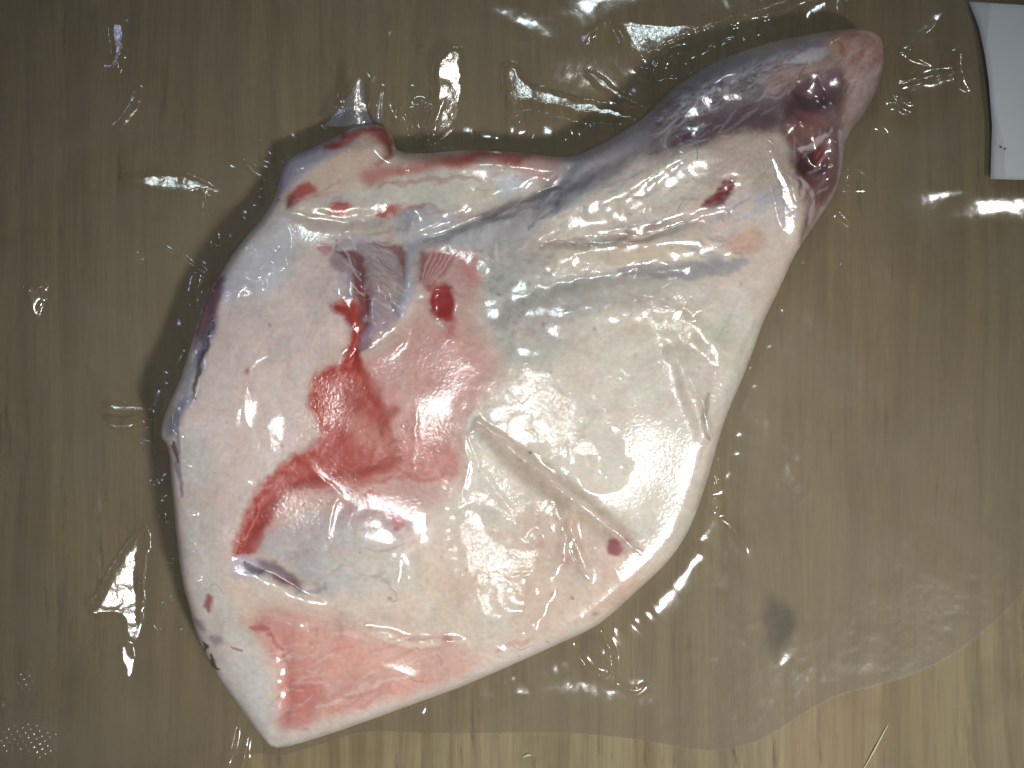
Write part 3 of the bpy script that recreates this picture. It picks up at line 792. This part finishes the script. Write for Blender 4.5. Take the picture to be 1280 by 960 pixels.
# film height away from the meat: it falls from the rim in radiating folds
arc = bil(ARC, GX, GY, FU, FV)
LT = rbf([(240,300,16),(210,500,12),(230,720,11),(290,880,10),(470,130,15),(640,170,12),(780,130,28),(900,50,30),(1080,30,20),(1110,90,14),(1060,260,9),(950,450,8),(890,640,14),(760,800,16),(560,880,8),(400,940,7)], 70, FU, FV)
LT = LT * (1 + 0.45 * vnoise(arc / 34, arc * 0, 2) + 0.25 * vnoise(arc / 13, arc * 0 + 3.3, 5))
dout = np.maximum(-fd, 0)
tent = fzr * np.exp(-(dout / np.maximum(LT, 3)) ** 0.9)
lift = 0.0011 + 0.0006 * fbm(FU / 110, FV / 110, 3, 2) * (1 - 0.6 * sstep(800, 1000, FU))
lift = 0.0005 + (np.maximum(lift, 0.0006) - 0.0005) * sstep(0, 130, bd)
# the bag stays puffed up around the shank's upper side and the open end at the right
puff = 0.0040 * sstep(1110, 1225, FU) * sstep(292, 236, FV) + 0.006 * np.exp(-(((FU - 830) / 110) ** 2 + ((FV - 60) / 50) ** 2))
FZ0 = np.where(fd > 0, np.maximum(fs, fz + 0.00025), tent)
lp = lift + puff
FZ = np.where(fd > 0, np.maximum(FZ0, lp), 0.5 * (FZ0 + lp + np.sqrt((FZ0 - lp) ** 2 + 0.0012 ** 2)) - 0.0004 * sstep(12, 0, dout))
FZ += 0.00010 * sstep(0, 30, bd) * fbm(FU / 26, FV / 26, 12, 3) * sstep(2, 14, dout)
PUF, PVF = proj(FU, FV, FZ)

def ridge(pts, w, h, sharp=1.0):
    P = catmull(pts, 4, False); m = box(PUF, PVF, P, w * 4)
    if not m.any(): return
    x = PUF[m] + 2.0 * vnoise(PUF[m] / 12, PVF[m] / 12, 3); y = PVF[m] + 2.0 * vnoise(PUF[m] / 12, PVF[m] / 12, 6)
    d, t = linedist(x, y, P)
    FZ[m] += h * 0.001 * np.exp(-(d / w) ** (1.3 if sharp else 2)) * np.sin(np.pi * np.clip(0.08 + 0.86 * t, 0, 1)) ** 0.7

FACET = np.zeros_like(FZ)
def facet(poly, L, soft=5, k=1.0):
    """a flat fold of film tilted between camera and lamp"""
    P = catmull(poly, 4); m = box(PUF, PVF, P, soft * 3 + 16)
    if not m.any(): return
    ja = 2.5 if soft < 9 else 14.0; js = 10 if soft < 9 else 26
    x = PUF[m] + ja * fbm(PUF[m] / js, PVF[m] / js, 5, 2); y = PVF[m] + ja * fbm(PUF[m] / js, PVF[m] / js, 7, 2)
    s = sdf(x, y, P); M = sstep(-soft, soft, s) * k
    X, Y, Z = wx(FU[m]), wy(FV[m]), FZ[m]
    core = s > 0
    pc = np.array([X[core].mean(), Y[core].mean(), Z[core].mean()])
    v = CAMP - pc; v /= np.linalg.norm(v); l = np.array(L) - pc; l /= np.linalg.norm(l)
    h = v + l; h /= np.linalg.norm(h)
    plane = pc[2] - (h[0] * (X - pc[0]) + h[1] * (Y - pc[1])) / h[2]
    off = np.max((Z - plane)[core])
    FZ[m] = Z * (1 - M) + (plane + min(off, 0.006) + 0.00005 * fbm(x / 7, y / 7, 4, 2) + 0.0003 * vnoise(x / 26, y / 26, 9)) * M
    if np.array(L)[2] < 1.6: FACET[m] = np.maximum(FACET[m], 0.22 * M)

# big bright folds beside the meat (vertical ones face the key lamp, level ones the ceiling light)
facet([(545,85),(575,65),(582,110),(575,150),(555,172),(538,180),(545,130)], LA, 5)
facet([(158,690),(182,662),(176,720),(176,790),(158,800),(150,770),(116,768),(130,740)], LA, 6, 0.95)
facet([(150,808),(162,806),(168,840),(158,846)], LA, 4)
facet([(155,228),(190,216),(225,218),(285,240),(240,240),(200,240)], LB, 4)
facet([(634,88),(650,86),(656,110),(645,142),(634,130)], LA, 6, 0.9)
facet([(632,88),(648,88),(657,104),(700,120),(795,146),(790,153),(720,146),(660,132),(642,141),(634,120)], LB, 4, 0.95)
facet([(762,20),(790,27),(850,30),(905,22),(935,14),(890,34),(848,48),(818,64),(800,72),(780,48)], LB, 2.5)
facet([(932,15),(960,3),(1012,-8),(990,6),(948,19)], LB, 2)
facet([(734,92),(750,95),(777,117),(808,133),(775,126),(748,110)], LB, 2)
facet([(1192,70),(1202,66),(1206,90),(1215,114),(1200,108)], LA, 4)
facet([(950,178),(966,180),(990,230),(998,270),(984,300),(970,240)], LA, 4)
facet([(140,30),(158,34),(150,84),(132,92),(128,84),(142,70)], LC, 4)
facet([(168,112),(174,116),(156,150),(138,160),(150,140)], LC, 4)
facet([(130,508),(150,504),(186,512),(150,514)], LB, 2)
facet([(138,528),(160,528),(192,520),(196,524),(165,536),(142,536)], LB, 2.5)
facet([(750,788),(756,792),(768,815),(770,850),(764,852),(764,820)], LA, 3)
facet([(724,42),(738,38),(752,28),(740,46),(728,54)], LC, 3)
facet([(34,362),(56,358),(48,390),(42,400)], LA, 5, 0.8)
facet([(298,200),(330,216),(340,226),(325,226)], LB, 3)
# film pressed flat on the crowns of the meat
facet([(592,520),(640,452),(690,440),(735,495),(765,585),(700,590),(640,560)], LD, 26, 0.9)
facet([(560,640),(585,600),(640,660),(690,640),(680,700),(645,775),(575,768)], LD, 24, 0.9)
facet([(725,300),(770,298),(815,304),(800,318),(750,318)], LD, 7, 0.85)
facet([(735,262),(790,228),(850,195),(830,215),(770,255)], LD, 7, 0.8)
facet([(790,382),(850,368),(890,378),(860,392)], LD, 9, 0.7)
facet([(850,440),(862,450),(880,500),(870,505)], LD, 6, 0.7)
facet([(480,700),(500,690),(505,730),(485,735)], LD, 8, 0.6)
facet([(395,778),(425,774),(430,786),(400,792)], LD, 7, 0.6)
facet([(330,520),(352,522),(350,560),(335,560)], LD, 8, 0.6)
facet([(260,380),(300,318),(345,290),(345,330),(300,375)], LC, 10, 0.55)
facet([(420,345),(432,335),(430,366),(418,368)], LC, 3, 0.8)
facet([(460,352),(470,352),(492,382),(482,384)], LC, 3, 0.8)
facet([(450,425),(475,408),(490,405),(470,425),(455,436)], LC, 3, 0.8)
# ridges: creases radiating from the meat
R = [([(285,240),(330,246),(352,240)],5,2.0),([(255,240),(268,300),(280,330)],3,1.6),([(175,315),(205,312),(240,330),(262,345)],2.6,1.8),([(118,330),(150,326),(178,322)],2.4,0.8),
     ([(246,390),(243,360),(252,340)],3,2.2),([(185,545),(178,530),(188,515)],2.4,1.6),([(206,520),(201,545),(208,562)],3,2.4),([(196,600),(188,610),(184,614)],3,1.6),
     ([(198,772),(212,752),(240,732)],2.4,1.8),([(190,782),(205,792),(235,784)],2.4,1.4),([(300,900),(290,930),(276,965)],3.2,2.4),([(312,915),(306,945),(300,975)],3,1.4),
     ([(440,150),(446,120),(452,100)],6,7.0),([(470,150),(474,130),(478,112)],3.4,2.6),([(500,140),(508,122),(516,112)],4,2.6),([(516,128),(526,126),(534,132)],2.4,1.2),
     ([(465,98),(482,60),(486,40)],6,0.9),([(765,24),(785,60),(806,90)],3.2,2.2),([(806,90),(840,95),(850,70)],5,2.4),([(815,88),(830,65),(870,48),(920,24)],5,2.8),([(920,26),(980,4),(1040,-14)],5,3.0),
     ([(840,62),(900,50),(980,40)],4,1.2),
     ([(1106,112),(1150,98),(1200,92)],5,1.6),([(1112,118),(1130,125),(1140,128)],3,1.8),([(1110,85),(1140,60),(1180,20)],7,1.0),([(1040,262),(1060,235),(1056,190)],3,1.8),([(996,318),(1002,260),(960,180)],3.0,1.6),
     ([(894,610),(900,580),(898,560)],2.6,2.2),([(866,662),(882,640),(906,632)],2.6,2.2),([(896,625),(904,634),(900,640)],3,2.6),([(905,650),(920,665),(935,690)],6,0.9),
     ([(716,802),(730,830),(760,850),(790,862)],3.0,1.8),([(750,786),(762,815),(768,850)],3,2.2),([(786,862),(800,860),(806,854)],2.5,1.0),([(700,812),(712,808),(720,804)],3,1.6),
     ([(596,524),(680,595),(770,665),(800,690)],4,1.0),([(586,540),(600,585),(640,640)],4,0.9),([(700,612),(716,640),(712,690),(735,725)],3,1.0),([(690,640),(700,680)],3,0.8),([(636,720),(672,716),(690,708)],3,0.6),
     ([(580,545),(584,590),(570,640)],5,0.9),([(560,620),(558,680),(575,740)],6,0.8),([(840,425),(866,480),(885,520)],5,1.2),([(882,470),(880,510),(890,550)],3,1.2),([(776,458),(790,470)],3,0.4),
     ([(455,785),(500,800),(570,800)],4,0.8),([(480,395),(440,440)],4,0.9),([(515,268),(516,330),(500,395)],5,0.8),([(428,338),(420,370)],4,0.9),([(455,355),(485,385)],4,0.7),
     ([(345,235),(355,200),(390,180)],3,1.5),([(230,470),(215,520),(222,580)],3,1.0)]
for a in R: ridge(*a)
rr = np.random.default_rng(11)
seg = np.roll(OUT, -1, 0) - OUT; cum = np.concatenate([[0], np.cumsum(np.hypot(seg[:, 0], seg[:, 1]))])
for k in range(90):          # tension creases pulled out of the film by the meat's edge
    t = rr.uniform(0, cum[-1]); i = min(int(np.searchsorted(cum, t)) - 1, len(OUT) - 1); i = max(i, 0)
    a0 = OUT[i] + seg[i] * (t - cum[i]) / (cum[i + 1] - cum[i] + 1e-9)
    n_ = np.array([seg[i][1], -seg[i][0]]); n_ = n_ / (np.linalg.norm(n_) + 1e-9)
    if sdf(np.array([a0[0] + 4 * n_[0]]), np.array([a0[1] + 4 * n_[1]]), OUT)[0] > 0: n_ = -n_
    if 660 < a0[0] < 1000 and a0[1] < 205: continue
    calm = 0.28 if (a0[0] > 620 and a0[1] > 300) or a0[1] > 800 else 1.0
    ang = rr.normal(0, 0.5); n_ = np.array([n_[0] * math.cos(ang) - n_[1] * math.sin(ang), n_[0] * math.sin(ang) + n_[1] * math.cos(ang)])
    L = rr.uniform(18, 75) * calm; bend = rr.normal(0, L * 0.12, 2)
    ridge([tuple(a0 - n_ * 8), tuple(a0 + n_ * L * 0.5 + bend), tuple(a0 + n_ * L)], rr.uniform(1.8, 4.2), rr.uniform(0.6, 2.0) * calm)
for k in range(46):          # short creases where the film clings over the meat
    c0 = rr.uniform((250, 180), (960, 880))
    if sdf(np.array([c0[0]]), np.array([c0[1]]), OUT)[0] < 20: continue
    ang = rr.uniform(0, math.pi); L = rr.uniform(20, 90); dx, dy = math.cos(ang) * L / 2, math.sin(ang) * L / 2; bend = rr.normal(0, L * 0.1, 2)
    ridge([(c0[0] - dx, c0[1] - dy), (c0[0] + bend[0], c0[1] + bend[1]), (c0[0] + dx, c0[1] + dy)], rr.uniform(2.5, 7), rr.uniform(0.12, 0.5))
# long soft waves of the loose bag at the right and bottom
for a in [([(960,340),(1060,420),(1140,520)],38,0.5),([(1060,300),(1160,360),(1230,420)],30,0.7),([(1150,430),(1130,560),(1110,640)],34,0.2),([(1000,560),(1100,660),(1210,740)],40,0.35),
          ([(1120,690),(1140,640),(1150,600)],18,0.3),([(880,700),(940,760),(980,830)],26,0.8),([(1250,560),(1256,640),(1250,730)],10,0.25),([(1180,330),(1230,300),(1280,310)],30,0.9),([(600,880),(700,870),(830,890)],18,0.6),
          ([(60,300),(100,420),(70,560)],26,0.7),([(90,560),(110,700),(70,840)],22,0.7),([(230,20),(300,80),(330,150)],20,0.7),([(400,20),(420,60),(410,110)],14,0.6),([(600,10),(650,40),(700,60)],18,0.7)]:
    ridge(a[0], a[1], a[2], 0)
# embossed dimples at the lower left corner, tiny ripples elsewhere
emb = sstep(0.0, 0.5, fbm(PUF / 40, PVF / 40, 14, 2) + 0.9 - np.hypot((PUF - 35) / 60, (PVF - 915) / 60))
FZ += 0.00040 * emb * np.maximum(np.sin((PUF + 0.3 * PVF) * 2 * np.pi / 11.0) * np.sin((PVF - 0.2 * PUF) * 2 * np.pi / 11.0), 0)
FZ = np.maximum(FZ, np.where(fd > 0, fz + 0.00025, 0.0005))
FZ = np.where(bd < 0.5, np.minimum(FZ, 0.0012), FZ)

# where the film clings to dry fat it takes a frosted relief
ctc = 0.02 * np.ones_like(FZ) + 0.16 * (fd > 0)
for poly, amt in (([(590,520),(640,450),(690,440),(740,500),(770,590),(700,590),(640,560)],0.6),([(560,560),(600,560),(700,640),(680,720),(650,770),(570,770),(555,640)],0.5),([(760,420),(930,420),(890,600),(800,710),(740,600)],0.5),([(820,360),(900,370),(900,420),(780,430)],0.6),([(720,300),(800,300),(800,330),(720,320)],0.5),([(250,380),(300,310),(350,290),(350,350),(290,390)],0.6)):
    ctc = np.maximum(ctc, amt * sstep(-10, 14, sdf(PUF, PVF, catmull(poly, 3))))
ctc = np.maximum(ctc, 0.26 * sstep(-20, 20, sdf(PUF, PVF, catmull([(400,440),(600,400),(600,540),(560,620),(420,700),(340,640)], 3))))
ctc *= 0.45 + 0.75 * sstep(-0.3, 0.4, fbm(PUF / 38, PVF / 38, 6, 4))
ctc = np.maximum(ctc, FACET)
idb = np.full(ins_b.shape, -1); idb[usedb] = np.arange(usedb.sum())
cj, ci = np.nonzero(cellb)
fq = np.stack([idb[cj, ci], idb[cj + 1, ci], idb[cj + 1, ci + 1], idb[cj, ci + 1]], 1)
mesh_obj("top_film", np.stack([wx(FU[usedb]), wy(FV[usedb]), FZ[usedb]], 1), fq, M_TOP, bag, attrs={"contact": ctc[usedb]})

# bottom film: a coarser sheet lying on the board
BU, BV = np.meshgrid(np.arange(-86, 1362, 9.0), np.arange(-76, 1040, 9.0))
b2 = sdf(BU, BV, BAG) - 1.5
gy2, gx2 = np.gradient(b2, 9.0); g2 = np.hypot(gx2, gy2) + 1e-6
i2 = b2 > 0
c2 = i2[:-1, :-1] | i2[1:, :-1] | i2[:-1, 1:] | i2[1:, 1:]
u2 = np.zeros_like(i2); u2[:-1, :-1] |= c2; u2[1:, :-1] |= c2; u2[:-1, 1:] |= c2; u2[1:, 1:] |= c2
r2 = u2 & ~i2
BU = np.where(r2, BU - b2 * gx2 / g2, BU); BV = np.where(r2, BV - b2 * gy2 / g2, BV)
id2 = np.full(i2.shape, -1); id2[u2] = np.arange(u2.sum())
cj, ci = np.nonzero(c2)
mesh_obj("bottom_film", np.stack([wx(BU[u2]), wy(BV[u2]), 0.00034 + 0.00006 * vnoise(BU[u2] / 30, BV[u2] / 30, 4)], 1), np.stack([id2[cj, ci], id2[cj + 1, ci], id2[cj + 1, ci + 1], id2[cj, ci + 1]], 1), M_BOTTOM, bag)

# a pinched tab of film standing up at the corner of the flap
def film_tab(path, widths, z0, z1):
    P = catmull(path, 6, False); n = len(P); V, F = [], []
    for i, (p, q) in enumerate(P):
        t = i / (n - 1); w_ = np.interp(t, np.linspace(0, 1, len(widths)), widths); z = z0 + (z1 - z0) * t
        for k in range(7):
            a = -1 + k / 3.0
            zz = z + 0.0016 * (1 - a * a) * (1 - t) + 0.0005 * math.sin(5 * t + 3 * a)
            kk = 1 - zz / HC
            V.append(((p + a * w_ - 640) * S * kk, (480 - q - 3 * a) * S * kk, zz))
    for i in range(n - 1):
        for k in range(6): F.append((i * 7 + k, i * 7 + k + 1, (i + 1) * 7 + k + 1, (i + 1) * 7 + k))
    return mesh_obj("film_tab", V, F, M_TAB, bag)
M_TAB = mat_film("bag_film_folded", 0.26, (0.50, 0.54, 0.62), (0.90, 0.92, 0.95), 0.14, 0.12, 0.6, False)
film_tab([(438,160),(442,138),(447,118),(451,98)], [34, 17, 8, 3], 0.011, 0.019)
film_tab([(470,152),(474,138),(479,116)], [6, 4, 1.5], 0.010, 0.014)

# air bubbles and droplets caught under the film
def film_z(p, q):
    j = int(round((q + 76) / FST)); i = int(round((p + 86) / FST))
    return FZ[min(max(j, 0), FZ.shape[0] - 1), min(max(i, 0), FZ.shape[1] - 1)]
def bubble_mesh():
    V, F = [(0, 0, 0.55)], []
    RN, N = 4, 12
    for r in range(1, RN + 1):
        a = math.pi / 2 * r / RN
        for k in range(N): V.append((math.sin(a) * math.cos(2 * math.pi * k / N), math.sin(a) * math.sin(2 * math.pi * k / N), 0.55 * math.cos(a)))
    T = [(0, 1 + k, 1 + (k + 1) % N) for k in range(N)]
    for r in range(RN - 1):
        for k in range(N):
            a, b = 1 + r * N + k, 1 + r * N + (k + 1) % N
            T += [(a, a + N, b + N), (a, b + N, b)]
    return V, T
bv, bt = bubble_mesh()
bub0 = None
BUB = [(208,643,6),(4,880,9),(249,177,5),(528,61,5),(137,735,3),(158,764,2.5),(176,727,2),(60,508,2),(148,480,2.2),(172,430,2.6),(203,431,2.2),(164,370,2),(113,827,2),(133,842,1.6),(268,928,3),(261,910,2),(1136,543,2),(1216,554,1.8),(1204,553,1.8),(1050,330,1.8),(987,350,1.8),(936,460,1.8),(570,858,1.8),(600,866,2),(631,851,1.8),(672,180,2.4),(645,158,2.6),(650,153,1.8),(400,110,2),(410,95,1.8),(425,93,1.8),(436,86,2.4),(352,80,2),(371,148,2.6),(260,36,2),(200,187,1.8),(196,194,1.8),(212,205,1.8),(178,728,2),(172,760,1.8),(178,797,2),(120,90,1.4),(985,782,2),(1157,758,1.8)]
rngb = np.random.default_rng(3)
for k in range(46):
    BUB.append((float(rngb.uniform(6, 78) ), float(rngb.uniform(862, 958)), float(rngb.uniform(0.9, 1.6))))
for k in range(70):
    a, b = float(rngb.uniform(10, 700)), float(rngb.uniform(5, 150))
    if k % 2: a, b = float(rngb.uniform(20, 200)), float(rngb.uniform(230, 860))
    BUB.append((a, b, float(rngb.uniform(0.8, 1.6))))
M_BUB = mat_film("bubble_film", 0.06, (0.55, 0.57, 0.56), (0.95, 0.96, 0.96), 0.05, 0.10, 0.1, False)
for (p, q, r) in BUB:
    if bub0 is None:
        bub0 = mesh_obj("air_bubble", bv, bt, M_BUB, bag); o = bub0
    else:
        o = bub0.copy(); COL.objects.link(o); o.parent = bag
    o.location = (wx(p), wy(q), film_z(p, q) + 0.00005); o.scale = (r * S, r * S, r * S)

# ------------------------------------------------------------------ paper label on the raised end of the bag
def label_paper():
    nu, nv = 24, 30
    zl = 0.0064
    V, F = [], []
    def edge(t):        # left edge in picture pixels, top to bottom
        return np.interp(t, [0, 0.15, 0.3, 0.45, 0.7, 1.0], [1211, 1224, 1231, 1236, 1240, 1238])
    for s in (0, 1):
        for j in range(nv + 1):
            t = j / nv
            for i in range(nu + 1):
                a = i / nu
                p = edge(t) + a * (1440 - edge(t)); q = 2 + t * 222 + 4 * a + (1 - t) * 10 * a
                z = zl + 0.004 * math.sin(a * 3.0) - 0.002 * t + 0.0006 * math.sin(5 * t + 4 * a) - 0.004 * (1 - t) ** 3 * (1 - a) ** 2 - s * 0.00018
                k = 1 - z / HC
                V.append(((p - 640) * S * k, (480 - q) * S * k, z))
    n1 = (nu + 1) * (nv + 1)
    idn = lambda s, j, i: s * n1 + j * (nu + 1) + i
    for j in range(nv):
        for i in range(nu):
            F.append((idn(0, j, i), idn(0, j + 1, i), idn(0, j + 1, i + 1), idn(0, j, i + 1)))
            F.append((idn(1, j, i), idn(1, j, i + 1), idn(1, j + 1, i + 1), idn(1, j + 1, i)))
    for j in range(nv):
        F.append((idn(0, j, 0), idn(1, j, 0), idn(1, j + 1, 0), idn(0, j + 1, 0))); F.append((idn(0, j + 1, nu), idn(1, j + 1, nu), idn(1, j, nu), idn(0, j, nu)))
    for i in range(nu):
        F.append((idn(0, 0, i + 1), idn(1, 0, i + 1), idn(1, 0, i), idn(0, 0, i))); F.append((idn(0, nv, i), idn(1, nv, i), idn(1, nv, i + 1), idn(0, nv, i + 1)))
    o = mesh_obj("paper_label", V, F, M_PAPER)
    tag(o, "blank white paper label at the top right, on the raised end of the bag", "label")
    return o
paper = label_paper()
for (p, q) in ((1251, 184), (1256, 186)):
    z = 0.0064 + 0.0014; k = 1 - z / HC
    tube("ink_mark", [((p - 641) * S * k, (480 - q) * S * k, z), ((p - 640) * S * k, (480 - q) * S * k, z + 0.0004), ((p - 639) * S * k, (480 - q) * S * k, z)], [0.0002, 0.0005, 0.0002], M_INK, paper)
